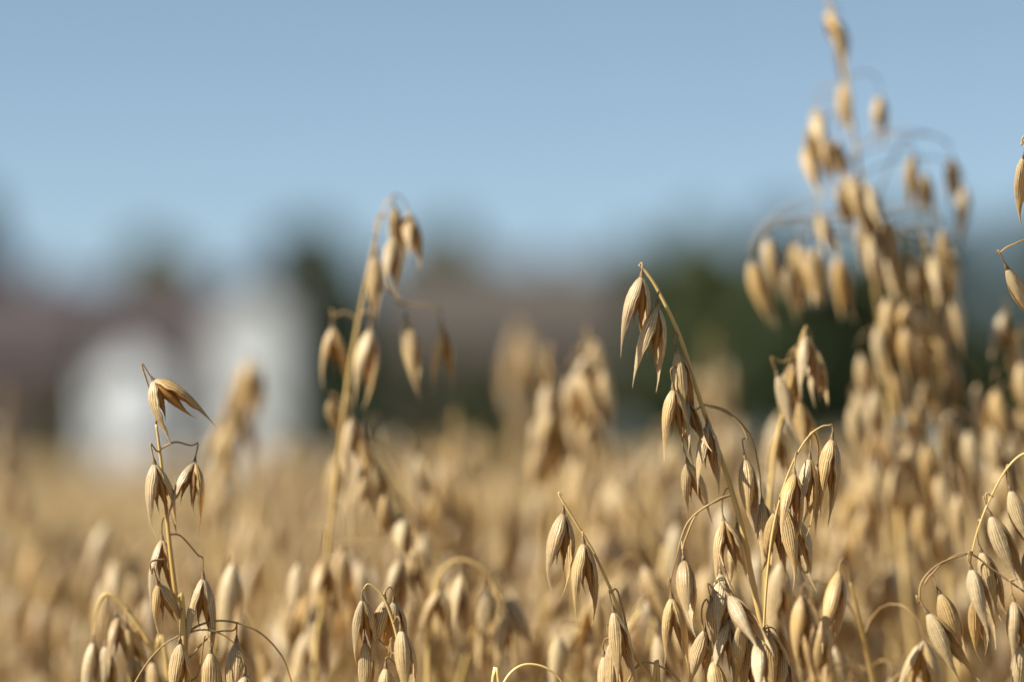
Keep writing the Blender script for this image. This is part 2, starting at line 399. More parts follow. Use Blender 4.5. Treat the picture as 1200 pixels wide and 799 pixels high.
# low cluster at bottom centre
hero('short oat plant at bottom centre, tight clutch of striped husks under a hooked branch', 0.99,
     [(470, 860), (472, 810), (466, 750), (452, 705), (441, 690), (431, 684), (425, 692)],
     [(425, 702, 432, 778, 'open', 12, 0, (425, 690), 'snap'), (451, 703, 446, 778, 'open', 60, 3, (448, 699), 'snap'), (470, 738, 480, 818, 'plump', 75, -6, (462, 730), 'snap'),
      (428, 752, 431, 830, 'slim', 80, 4, (466, 770), [(440, 745)]), (452, 782, 454, 860, 'plump', 80, -2, (468, 790), 'snap'),
      (462, 704, 468, 770, 'closed', 70, 9, (450, 700), 'snap')], seed=4, stem_r=.0006)
# centre pair
hero('oat plant right of centre leaning left, two forked husks near its curled tip', 0.995,
     [(775, 860), (764, 800), (741, 762), (722, 706), (700, 655), (682, 624), (666, 598), (657, 583), (655, 577), (659, 580)],
     [(660, 601, 656, 690, 'open', 34, 0, (661, 590), 'snap'), (684, 636, 692, 722, 'open', 28, -2, (683, 622), 'snap'),
      (719, 716, 737, 800, 'closed', 75, -3, (738, 752), [(728, 706), (722, 690), (716, 694)]),
      (715, 754, 726, 835, 'slim', 60, 3, (735, 748), [(722, 738), (716, 744)]), (708, 768, 718, 845, 'closed', 40, 8, (742, 770))],
     [[(735, 800, 0), (747, 780, 0), (762, 776, 0), (782, 785, 0), (800, 802, 0), (806, 820, 0)],
      [(768, 806, 0), (770, 790, 0), (767, 778, 0)]], seed=5, stem_r=.0007)
# golden leaning stem
hero('oat plant with bright golden stem leaning left, pale husks dangling from its tip', 1.015,
     [(930, 860), (911, 799), (889, 715), (868, 612), (846, 540), (821, 470), (797, 395), (772, 342), (758, 320), (749, 310)],
     [(752, 324, 745, 412, 'open', 28, -4, (750, 312), 'snap'), 
      (770, 359, 760, 449, 'open', 26, -3, (770, 342), 'snap'), 
      (793, 412, 812, 498, 'slim', 60, -2, (797, 396), [(791, 390), (790, 400)]), (789, 456, 798, 540, 'open', 20, -5, (808, 430), [(798, 430)]),
      (799, 462, 818, 520, 'slim', 60, 3, (808, 430)), (829, 498, 832, 572, 'open', 30, -2, (826, 485), 'snap'),
      (806, 542, 824, 606, 'open', 8, -4, (824, 474), [(806, 490), (800, 512), (802, 530)]),
      (873, 538, 882, 612, 'plump', 50, 0, (824, 474), [(846, 481), (866, 495), (876, 513)]),
      (893, 588, 898, 660, 'closed', 40, 3, (824, 474), [(852, 482), (880, 512), (890, 552)]),
      (848, 610, 858, 682, 'wide', 5, -2, (856, 572), 'snap'), (864, 618, 872, 690, 'open', 20, 5, (862, 590), 'snap')],
     [], seed=6, stem_r=.0011)
# crowded plant at bottom right of centre
hero('oat plant crowded with husks low beside the golden stem, dark arched branch on its left', 0.99,
     [(905, 860), (902, 800), (896, 745), (889, 736)],
     [(801, 656, 806, 724, 'plump', 70, 0, (856, 580), [(842, 586), (818, 600), (803, 632), (800, 644)]),
      (787, 700, 796, 782, 'open', 10, -2, (856, 580), [(840, 586), (806, 612), (790, 664), (784, 688)]),
      (844, 672, 846, 742, 'closed', 70, 5, (880, 735), [(858, 690), (848, 662)]),
      (834, 704, 850, 772, 'closed', 60, 0, (886, 740), [(850, 700), (838, 692)]),
      (854, 698, 890, 752, 'closed', 60, -5, (889, 736), [(866, 706), (850, 684), (848, 690)]),
      (868, 732, 867, 800, 'slim', 75, -4, (886, 738), [(876, 726)]), (836, 774, 846, 850, 'plump', 85, -2, (835, 720), [(828, 702), (822, 720), (830, 760)]),
      (855, 726, 848, 800, 'open', 20, 2, (886, 738)), (888, 748, 892, 820, 'slim', 70, -6, (889, 740)), (902, 742, 920, 812, 'open', 40, -3, (893, 738)),
      (878, 752, 880, 830, 'closed', 60, 4, (892, 742)), (914, 756, 924, 830, 'slim', 60, 4, (893, 740)), (826, 738, 822, 806, 'open', 40, 6, (886, 745))],
     [[(889, 740, -6), (880, 728, -8), (868, 726, -8)], [(893, 738, -6), (908, 744, -8), (916, 756, -8), (921, 775, -8)]], seed=7, stem_r=.0009)
# right neighbour with the arched top
hero('oat plant with grey shaded husks under a thin arched top, right of the golden stem', 1.005,
     [(893, 860), (894, 800), (896, 720), (903, 640), (914, 585), (930, 540), (947, 512), (962, 500), (973, 498)],
     [(975, 514, 966, 602, 'plump', 60, 0, (973, 498), 'snap'), (949, 537, 944, 616, 'closed', 30, 0, (947, 512), 'snap'), (931, 555, 928, 628, 'open', 30, -4, (935, 532), 'snap'),
      (918, 594, 944, 686, 'slim', 70, -5, (914, 585), 'snap'), (908, 600, 912, 672, 'open', 30, 4, (908, 605), 'snap'), (958, 545, 952, 610, 'closed', 70, 8, (950, 510), 'snap'),
      (936, 610, 946, 676, 'plump', 60, 9, (914, 585), 'snap')], seed=8, stem_r=.0005)
# soft trio behind
hero('softer oat plant behind the arched one, trio of husks hanging from dark tip', 1.075,
     [(905, 860), (898, 700), (900, 610), (908, 530), (924, 460), (938, 400), (945, 382)],
     [(911, 440, 934, 512, 'slim', 70, -4, (934, 418), [(916, 424)]), (929, 424, 934, 484, 'slim', 75, 0, (936, 405)), (944, 394, 950, 462, 'open', 40, -2, (943, 385)),
      (922, 436, 926, 490, 'closed', 60, 8, (934, 415)), (913, 505, 916, 572, 'open', 20, 4, (908, 530)), (952, 408, 958, 466, 'closed', 70, 8, (942, 388)),
      (936, 470, 958, 540, 'slim', 70, 4, (922, 465)), (890, 560, 888, 630, 'plump', 60, 8, (905, 560))], seed=9)
# two low arched plants at the bottom
hero('oat plant showing only a thin bare arch at the bottom edge, near centre', 1.0,
     [(572, 870), (588, 806), (608, 781), (634, 780), (656, 795), (668, 822)],
     [(670, 828, 676, 905, 'open', 40, 0, (668, 822), 'snap')], seed=21, stem_r=.0007)
hero('soft oat plant arching to the right at bottom centre, behind the thin bare arch', 1.10,
     [(502, 860), (504, 730), (514, 676), (536, 656), (562, 664), (582, 690), (592, 716)],
     [(593, 720, 594, 790, 'open', 30, 0, (592, 716), 'snap'), (570, 690, 566, 760, 'plump', 60, 4, (570, 672), 'snap'), (540, 672, 544, 742, 'slim', 60, -4, (540, 657), 'snap'),
      (516, 690, 508, 760, 'wide', 10, 0, (514, 676)), (486, 640, 492, 705, 'plump', 60, 8, (506, 720), [(498, 660), (490, 632)]), (468, 655, 464, 722, 'open', 30, 2, (506, 720), [(494, 668), (474, 648)])], seed=22, stem_r=.0008)
# right edge plant
hero('oat plant hanging in from the right edge, plump ribbed husks on two arched branches', 0.985,
     [(1330, 860), (1300, 700), (1262, 580), (1230, 535), (1202, 531), (1180, 549), (1160, 585), (1146, 620), (1139, 648)],
     [(1184, 574, 1206, 650, 'closed', 80, 0, (1184, 546), 'snap'), (1161, 604, 1192, 684, 'plump', 75, 0, (1164, 582), [(1156, 578), (1156, 590)]),
      (1150, 646, 1174, 722, 'plump', 70, 5, (1150, 612), 'snap'), (1138, 666, 1164, 748, 'closed', 78, -4, (1139, 650), 'snap'), (1141, 702, 1160, 768, 'slim', 60, 6, (1139, 655), 'snap'),
      (1101, 695, 1132, 772, 'plump', 60, 0, (1210, 700), [(1165, 668), (1134, 648), (1104, 660), (1084, 684)]), (1087, 718, 1132, 790, 'closed', 50, -3, (1134, 648), [(1100, 661), (1080, 682), (1077, 706)]),
      (1188, 704, 1200, 780, 'open', 40, -2, (1192, 678), [(1186, 680)]), (1196, 756, 1200, 830, 'plump', 60, 0, (1240, 730)), (1206, 640, 1216, 720, 'closed', 60, 4, (1228, 560)),
      (1220, 580, 1230, 660, 'open', 60, 0, (1225, 545)), (1240, 620, 1246, 700, 'plump', 60, 4, (1245, 570)), (1262, 640, 1270, 720, 'open', 60, 0, (1262, 590))], seed=10, stem_r=.0006)
hero('thin oat branch curling in at the right edge, single husk above and single below', 0.992,
     [(1310, 860), (1290, 600), (1262, 400), (1240, 260), (1222, 190), (1208, 168)],
     [(1200, 184, 1203, 240, 'slim', 60, 0, (1208, 168), [(1200, 160), (1197, 170)]), (1180, 314, 1216, 380, 'slim', 80, -2, (1250, 340), [(1215, 284), (1184, 288), (1170, 298)]),
      (1222, 210, 1226, 280, 'open', 60, 0, None), (1240, 280, 1246, 350, 'plump', 60, 0, None), (1262, 300, 1264, 380, 'open', 50, 0, (1250, 330)), (1270, 420, 1274, 500, 'plump', 50, 0, None)], seed=11, stem_r=.0007)

# big soft plants on the right
def fill_spikes(rng, region, n, lo, hi_, depth, stem, jx=15):
    out = []; L0 = 25 / (depth * .25)
    while len(out) < n:                       # small bunches hanging from one branch end, gaps between them
        cx, cy = region(rng)
        for k in range(rng.choice((2, 3, 3, 4))):
            L = L0 * rng.uniform(.76, .92); x = cx + rng.uniform(-jx, jx); y = cy + rng.uniform(-26, 26)
            out.append((x, y, x + rng.uniform(-10, 20), y + L, rng.choice(['plump', 'closed', 'slim', 'open', 'open', 'wide']), rng.uniform(-90, 90), rng.uniform(lo, hi_)))
    return out
rng = random.Random(5)
tallstem = [(1075, 860), (1062, 700), (1046, 520), (1034, 400), (1021, 300), (1008, 210), (996, 120), (986, 60), (972, 5), (966, -12)]
top_list = [(971, 14, 972, 50), (984, 26, 991, 86), (988, 98, 988, 152), (1031, 112, 1026, 166), (955, 128, 962, 178), (944, 172, 950, 222),
            (979, 164, 986, 214), (998, 206, 1003, 268), (986, 214, 996, 262), (1013, 214, 1024, 262), (1069, 182, 1070, 236), (1084, 202, 1090, 256), (1115, 184, 1121, 234),
            (1130, 216, 1126, 282), (959, 250, 971, 292), (880, 306, 900, 378), (898, 280, 910, 342), (932, 284, 940, 352), (944, 292, 952, 350), (922, 312, 934, 366), (956, 290, 966, 352),
            (981, 300, 990, 372), (1026, 242, 1034, 300), (1042, 256, 1048, 312), (1024, 268, 1020, 320), (1066, 292, 1070, 350), (1104, 268, 1112, 330), (1092, 300, 1096, 352), (1040, 296, 1046, 352), (1006, 222, 1012, 282), (1019, 236, 1025, 296), (1031, 264, 1036, 322), (1048, 274, 1050, 334), (1010, 256, 1014, 316), (966, 158, 974, 212), (952, 146, 956, 200)]
spk = [(a, b, c, d, rng.choice(['plump', 'closed', 'slim', 'plump']), rng.uniform(30, 100), rng.uniform(-14, 14)) for a, b, c, d in top_list]
HEAD = [(1019, 286), (1064, 295), (1085, 304), (1109, 289), (1043, 343), (1060, 350), (1082, 346), (1098, 352), (1121, 345), (1029, 379), (1056, 379), (1072, 392), (1097, 379), (1010, 415), (1046, 427),
        (1085, 442), (1112, 415), (1143, 445), (1002, 460), (1020, 455), (1040, 496), (1070, 470), (1112, 484), (1130, 500), (1029, 503), (1085, 520), (1110, 525), (1140, 534), (1060, 520), (995, 480), (1050, 545),
        (1100, 560), (1125, 575), (1020, 550), (1078, 590), (1108, 610), (1146, 600)]
EDGE = [(1175, 361), (1187, 391), (1166, 451), (1170, 475), (1200, 430), (1195, 480), (1160, 500), (1185, 520), (1210, 400), (1215, 460), (1172, 545), (1198, 560), (1182, 600), (1160, 570)]
def head_spikes(pts):
    out = []
    for x, y in pts:
        x += rng.uniform(-5, 5); y += rng.uniform(-6, 6)
        out.append((x, y, x + rng.uniform(-6, 16), y + rng.uniform(62, 74), rng.choice(['plump', 'closed', 'open', 'plump']), rng.uniform(-80, 80), rng.uniform(-20, 20)))
    return out
spk += head_spikes(HEAD[::3])
hero('tallest oat plant, blurred, its head rising to the top edge of the sky', 1.21, tallstem, spk, [
    [(1018, 290, 0), (990, 276, -5), (940, 256, -8), (902, 260, -10), (886, 276, -10), (882, 300, -10)],
    [(1022, 310, 0), (1030, 230, 3), (1055, 170, 5), (1082, 158, 8), (1108, 165, 8), (1116, 182, 8)]], hi=False, seed=12, stem_r=.0011)
spk = head_spikes(HEAD[1::3] + HEAD[2::3])
hero('bushy blurred oat plant packed with golden husks just right of the tallest one', 1.2,
     [(1120, 860), (1112, 700), (1104, 540), (1096, 420), (1090, 330), (1084, 280)], spk, hi=False, seed=13)
spk = head_spikes(EDGE + [(1230, 420), (1225, 500), (1235, 540)])
hero('blurred golden oat plant cut by the right edge below the curling branch', 1.2,
     [(1220, 860), (1212, 700), (1200, 540), (1194, 450), (1188, 395)], spk, hi=False, seed=14)
spk = fill_spikes(rng, lambda r: (r.uniform(975, 1105), r.triangular(450, 680, 560)), 24, -30, 30, 1.26, None)
hero('lower blurred oat plant with a dense golden head under the tallest plant', 1.26,
     [(1050, 860), (1044, 700), (1040, 600), (1036, 520), (1030, 440)], spk, hi=False, seed=15)
# blurred plants in the middle distance
hero('pale blurred oat plant nodding to the right in front of the taller white gable', 1.36,
     [(238, 860), (242, 720), (252, 590), (262, 510), (276, 450), (292, 422), (302, 424)],
     [(302, 430, 294, 492, 'plump', 70, 0), (292, 424, 282, 490, 'plump', 60, -8), (280, 450, 270, 515, 'closed', 60, 4), (268, 478, 262, 545, 'plump', 60, -6), (284, 476, 292, 552, 'open', 20, 6), (288, 440, 284, 500, 'plump', 60, 10),
      (260, 500, 254, 560, 'open', 30, 0), (272, 500, 262, 565, 'plump', 30, -10), (256, 540, 254, 600, 'plump', 40, 6), (262, 560, 262, 620, 'open', 40, 0), (250, 580, 246, 640, 'plump', 40, 0)], hi=False, seed=16)
def mid_list(r, n, cx, w_, y0, y1, depth):
    return fill_spikes(r, lambda q: (cx + q.triangular(-w_, w_, 0) * 1.0, q.triangular(y0, y1, y0 + (y1 - y0) * .45)), n, -25, 25, depth, None, min(15, w_ * .35))
for lab, cx, yt, dep, n, wd, yb in (
    ('blurred oat plant with two drooping bunches in the middle of the picture', 682, 398, 1.24, 15, 20, 570),
    ('blurred oat plant close left of the two drooping bunches, amber husk on top', 642, 402, 1.26, 12, 17, 570),
    ('very soft oat plant standing highest behind the two drooping bunches', 606, 388, 1.75, 16, 22, 560),
    ('pale blurred oat plant standing behind the tall straight stem on its right', 532, 480, 1.42, 18, 34, 640),
    ('very soft oat plant showing as pale column right of the golden stem, before dark trees', 832, 385, 1.85, 18, 22, 560),
    ('very soft oat plant at the far left edge of the picture', 6, 450, 1.7, 16, 22, 600)):
    r_ = random.Random(cx)
    hero(lab, dep, [(cx - 8, 860), (cx - 5, 720), (cx - 2, 600), (cx, yt + 40), (cx + 3, yt)], mid_list(r_, n, cx, wd, yt + 3, yb, dep), hi=False, seed=int(cx) + 40)

# ------------------------------------------------------------------ the crop behind: random plants
def make_random(seed, H, lod):
    """returns (stem MB, list of branch MBs, list of spikelets, leaves MB), all round the origin"""
    r = random.Random(seed); az = r.uniform(0, 6.28); lean = Vector((math.cos(az), math.sin(az), 0))
    plen = r.uniform(.15, .20); nod = r.uniform(.015, .06)
    base = [Vector((0, 0, 0)), Vector((0, 0, H * .4)) + lean * .006, Vector((0, 0, H - plen)) + lean * .015]
    tops = [Vector((0, 0, H - plen + plen * t)) + lean * (.015 + nod * t * t) for t in (.3, .55, .78, .95, 1.0)]
    pts = catmull(base + tops, 5 if lod else 3); n = len(pts)
    st = MB(); st.tube(pts, [.0014 - .001 * (i / (n - 1)) ** 1.5 for i in range(n)], 6 if lod else 4)
    brs = []; sps = []; a0 = r.uniform(0, 6.28)
    for k, t in enumerate((0.0, .22, .42, .6, .75, .88, 1.0)):
        zt = H - plen + plen * t; A = min(pts, key=lambda p: abs(p.z - zt)); bm_ = MB()
        nb = (5, 5, 4, 4, 3, 2, 1)[k]
        for q in range(nb):
            a = a0 + k * 2.4 + q * 6.28 / nb + r.uniform(-.5, .5) if t < 1 else az
            L = (.075 - .05 * t) * r.uniform(.6, 1.15); out = (Vector((math.cos(a), math.sin(a), 0)) + lean * .5).normalized()
            E = A + out * L * .62 + Vector((0, 0, L * r.uniform(-.1, .45)))
            d = (Vector((0, 0, -1)) + out * r.uniform(-.1, .35) + Vector((r.uniform(-.15, .15), r.uniform(-.15, .15), 0))).normalized()
            P = bez(A, A + Vector((0, 0, L * .55)) + out * L * .15, E - d * L * .3, E, 8 if lod else 3)
            bm_.tube(P, [.0004 - .00015 * i / (len(P) - 1) for i in range(len(P))], 5 if lod else 3, cap=False)
            sps.append((E, d, r.uniform(0, 6.28), r.uniform(.84, 1.08), r.choice(['plump', 'closed', 'open', 'slim', 'wide', 'open']), r.randrange(99)))
            if r.random() < .62 and t < .9:       # a second spikelet part way along
                j = len(P) // 2 + 1; F = P[j] + Vector((r.uniform(-.006, .006), r.uniform(-.006, .006), -.012))
                bm_.tube([P[j], (P[j] + F) * .5 + out * .003, F], .00028, 4 if lod else 3, cap=False)
                d2 = (Vector((0, 0, -1)) + Vector((r.uniform(-.25, .25), r.uniform(-.25, .25), 0))).normalized()
                sps.append((F, d2, r.uniform(0, 6.28), r.uniform(.8, 1.02), r.choice(['plump', 'closed', 'open', 'slim']), r.randrange(99)))
        brs.append(bm_)
    lf = [MB(), MB()]
    for q in range(2): leaf_ribbon(lf[q], Vector((0, 0, H * (.34 + .2 * q))), r.uniform(0, 6.28), r.uniform(.12, .18), .0035, r.uniform(1.1, 1.5), r)
    if lod and seed % 3 == 0:      # a dry curled blade still standing among the heads
        lf.append(MB()); leaf_ribbon(lf[-1], pts[0] + Vector((0, 0, H * .74)), r.uniform(0, 6.28), r.uniform(.12, .17), .0022, r.uniform(.9, 1.3), r)
    return st, brs, sps, lf

G_MID = 'oat plants crowded behind the sharp ones'
L_MID = 'ripe oat plant out of focus in the crowd right behind the sharp front plants'
G_BACK = 'oat plants melting into the soft field'
L_BACK = 'ripe oat plant melted to a soft tan smear in rows beyond the nearer blurred crowd'
H0 = .93
protos_mid, protos_back = [], []
for s in range(8):
    st, brs, sps, lf = make_random(100 + s, H0, True)
    pl = tag(link('oat_plant', None), L_MID, 'oat plant', G_MID)
    child('stem', st.mesh('stem', [M_STEM]), pl); [child('leaf', q.mesh('leaf', [M_LEAF]), pl) for q in lf]
    for b in brs: child('branch', b.mesh('branch', [M_BRANCH]), pl)
    for E, d, ro, sl, kd, sd_ in sps: add_spikelet(pl, E, d, ro, sl, kd, sd_, False)
    protos_mid.append(pl)
    st, brs, sps, lf = make_random(300 + s, H0, False)
    mm = MB(); mm.add(st.v, st.f, st.uv, 2); [mm.add(q.v, q.f, q.uv, 3) for q in lf]
    for b in brs: mm.add(b.v, b.f, b.uv, 4)
    for E, d, ro, sl, kd, sd_ in sps:
        src = SPIKE_MID[kd, sd_ % NVAR][1]; X = spike_matrix(E, d, ro, sl)
        o = len(mm.v); mm.add([X @ Vector(p) for p in src.v], src.f, src.uv); mm.mi[-len(src.f):] = src.mi
    me = mm.mesh('oat_plant', [M_GLUME, M_FLORET, M_STEM, M_LEAF, M_BRANCH])
    protos_back.append(tag(link('oat_plant', me), L_BACK, 'oat plant', G_BACK))
used_m, used_b = set(), set()
rng = random.Random(77)
def put(x, y, H, mid):
    P = protos_mid if mid else protos_back; U = used_m if mid else used_b; k = rng.randrange(8)
    if k in U: o = copy_tree(P[k])
    else: o = P[k]; U.add(k)
    o.location = (x, y, 0); o.rotation_euler = (0, 0, rng.uniform(0, 6.28)); s = H / H0; o.scale = (s, s, s)
def canopy(x, y):
    """mean height of the panicle tips at a spot"""
    px = 600 + x / y * FOC
    rise = .012 * math.sin(x * 9 + 1) + (.014 if px > 820 else .010 if px > 370 else 0) - (.018 if px < 350 else 0)
    return EYE - .020 + rise
cells = []
y = 1.10
while y < 2.35:
    dy = .054 if y < 1.55 else .072
    half = .158 * y + (.015 if y < 1.6 else .01)
    nx = max(3, int(2 * half / dy))
    for i in range(nx): cells.append((-half + (i + .5) * 2 * half / nx, y))
    y += dy
for x, y in cells:
    x += rng.uniform(-.025, .025); y += rng.uniform(-.025, .025)
    px = 600 + x / y * FOC
    px = 600 + x / y * FOC
    if y < 1.3 and px < 110: continue
    H = canopy(x, y) + rng.gauss(0, .014)
    H = min(H, EYE + .012)
    if y < 1.28: H = min(H, EYE - .012 - rng.uniform(0, .04))
    put(x, y, H, y < 1.55)
print('individual random plants', len(cells))

# ------------------------------------------------------------------ far field: one mass of oats (stuff)
def field():
    r = np.random.default_rng(3); V, F, n0 = [], [], 0
    # a low detail panicle: stem + hanging lens shaped husks, each 4 tris
    def plant_geo(nsp, seed, hw):
        q = random.Random(seed); v = []; f = []
        v += [(-.0012, 0, 0), (.0012, 0, 0), (.0, .002, 0), (0, 0, .9)]; f += [(0, 1, 3), (1, 2, 3), (2, 0, 3)]
        for k in range(nsp):
            t = q.random(); a = q.uniform(0, 6.28); rr = q.uniform(.1, 1) * (.055 - .04 * t)
            c = Vector((math.cos(a) * rr, math.sin(a) * rr, .93 - .20 + .19 * t)); o = len(v); L = .022 * hw ** .5; W = .0034 * hw
            dx, dy = q.uniform(-.004, .004), q.uniform(-.004, .004)
            v += [(c.x, c.y, c.z), (c.x + W, c.y, c.z - L * .4), (c.x - W * .5, c.y + W * .87, c.z - L * .4), (c.x - W * .5, c.y - W * .87, c.z - L * .4), (c.x + dx, c.y + dy, c.z - L)]
            for i in range(3): f += [(o, o + 1 + i, o + 1 + (i + 1) % 3), (o + 4, o + 1 + (i + 1) % 3, o + 1 + i)]
        return np.array(v, dtype=np.float32), np.array(f, dtype=np.int32)
    # (near, far, half-width factor + margin, plants per m2, husks per plant, husk width factor)
    for y0, y1, kx, mg, dens, nsp, hw in ((2.35, 5.0, .17, .5, 190, 40, 1.0), (5.0, 12.0, .17, 1.0, 70, 40, 1.5), (12, 30, .18, 2.0, 14, 44, 2.6), (30, 80, .19, 4.0, 2.4, 50, 5.0)):
        G = [plant_geo(nsp, 50 + i, hw) for i in range(8)]
        area = (kx * (y0 + y1) + 2 * mg) * (y1 - y0); n = int(area * dens)
        yy = np.sqrt(r.uniform(y0 * y0, y1 * y1, n)); xx = r.uniform(-1, 1, n) * (kx * yy + mg)
        hh = (EYE - .036 + r.normal(0, .018, n)) / .93; an = r.uniform(0, 6.28, n); wd = np.maximum(1, hw * .6)
        for i in range(n):
            v, f = G[i % 8]; c, s = math.cos(an[i]), math.sin(an[i])
            p = np.empty_like(v); p[:, 0] = (v[:, 0] * c - v[:, 1] * s) * wd + xx[i]; p[:, 1] = (v[:, 0] * s + v[:, 1] * c) * wd + yy[i]; p[:, 2] = v[:, 2] * hh[i]
            V.append(p); F.append(f + n0); n0 += len(v)
    # the crop to either side of the view
    G = [plant_geo(36, 70 + i, 1.1) for i in range(6)]
    n = 5200; yy = r.uniform(1.0, 9.0, n); sd_ = r.choice([-1, 1], n); xx = sd_ * (.17 * yy + .12 + r.uniform(0, 1, n) ** 1.5 * 3.2)
    for i in range(n):
        v, f = G[i % 6]; a = r.uniform(0, 6.28); c, s_ = math.cos(a), math.sin(a); p = np.empty_like(v)
        p[:, 0] = v[:, 0] * c - v[:, 1] * s_ + xx[i]; p[:, 1] = v[:, 0] * s_ + v[:, 1] * c + yy[i]; p[:, 2] = v[:, 2] * (EYE - .05 + r.normal(0, .018)) / .93
        V.append(p); F.append(f + n0); n0 += len(v)
    # far off the closed top of the crop as an uneven sheet
    def sheet(xs, ys, zf):
        nonlocal n0
        X, Y = np.meshgrid(xs, ys); Z = zf(X, Y); p = np.stack([X, Y, Z], -1).reshape(-1, 3).astype(np.float32)
        a = np.arange((len(ys) - 1) * len(xs)).reshape(len(ys) - 1, len(xs))[:, :-1].ravel(); m_ = len(xs)
        V.append(p); F.append(np.concatenate([np.stack([a, a + 1, a + 1 + m_], 1), np.stack([a, a + 1 + m_, a + m_], 1)]).astype(np.int32) + n0); n0 += len(p)
    sheet(np.linspace(-60, 60, 160), np.linspace(9, 60, 90), lambda X, Y: .80 + .05 * np.sin(X * 3.1 + np.sin(Y * 2)) * np.cos(Y * 2.7) + r.normal(0, .03, X.shape))
    sheet(np.linspace(-160, 160, 120), np.linspace(60, 165, 60), lambda X, Y: .84 + r.normal(0, .05, X.shape))
    v = np.concatenate(V); f = np.concatenate(F); me = bpy.data.meshes.new('oat_field')
    me.vertices.add(len(v)); me.vertices.foreach_set('co', v.ravel()); me.loops.add(f.size); me.loops.foreach_set('vertex_index', f.ravel())
    me.polygons.add(len(f)); me.polygons.foreach_set('loop_start', np.arange(0, f.size, 3, dtype=np.int32))
    try: me.polygons.foreach_set('loop_total', np.full(len(f), 3, dtype=np.int32))
    except Exception: pass
    me.update(calc_edges=True); me.materials.append(M_FIELD); print('field faces', len(f))
    return me
tag(link('oat_field', field()), 'far ripe oat crop blurred to a smooth tan band below the houses', 'oat field', None, 'stuff')

# ------------------------------------------------------------------ ground
def sheet_mesh(name, x0, x1, y0, y1, nx, ny, zf, m):
    mb = MB(); mb.grid([[(x0 + (x1 - x0) * i / nx, y0 + (y1 - y0) * j / ny, zf(x0 + (x1 - x0) * i / nx, y0 + (y1 - y0) * j / ny)) for i in range(nx + 1)] for j in range(ny + 1)])
    return mb.mesh(name, [m])
M_GRASS = plain_mat('meadow_grass', (0.06, 0.075, 0.02), (0.12, 0.12, 0.045), 0.6, 0.9)
g = link('ground', sheet_mesh('ground', -1500, 1500, -200, 2500, 30, 27, lambda x, y: -.02 if y < 150 else -.02, M_GRASS)); tag(g, None, None, None, 'structure')
g = link('soil', sheet_mesh('soil', -160, 160, -3, 165, 64, 40, lambda x, y: 0.0, M_SOIL)); tag(g, None, None, None, 'structure')

# ------------------------------------------------------------------ houses far behind
M_WHITE = plain_mat('white_render', (0.74, 0.77, 0.83), (0.79, 0.82, 0.88), 1.5, 0.85)
M_WHITE_DIM = plain_mat('dimmed_white_render', (0.52, 0.54, 0.57), (0.58, 0.60, 0.63), 1.5, 0.85)  # white render again, greyed in its colour to stand in for weaker light
M_BRICK = plain_mat('dark_brick', (0.085, 0.055, 0.05), (0.14, 0.09, 0.08), 4, 0.9)
M_ROOF = plain_mat('roof_tiles', (0.042, 0.034, 0.038), (0.065, 0.050, 0.055), 3, 0.8, (1, 1, 4))
M_ROOF2 = plain_mat('weathered_tiles', (0.052, 0.046, 0.041), (0.076, 0.066, 0.059), 3, 0.8, (1, 1, 4))
M_GLASS, _n, _b, _L = new_mat('window_glass'); _b.inputs['Base Color'].default_value = (.03, .04, .05, 1); _b.inputs['Roughness'].default_value = .08
M_FRAME = plain_mat('window_frame', (.55, .55, .53), (.62, .62, .6), 3, .6)
M_DOOR = plain_mat('door_paint', (.10, .03, .02), (.14, .045, .03), 3, .5)
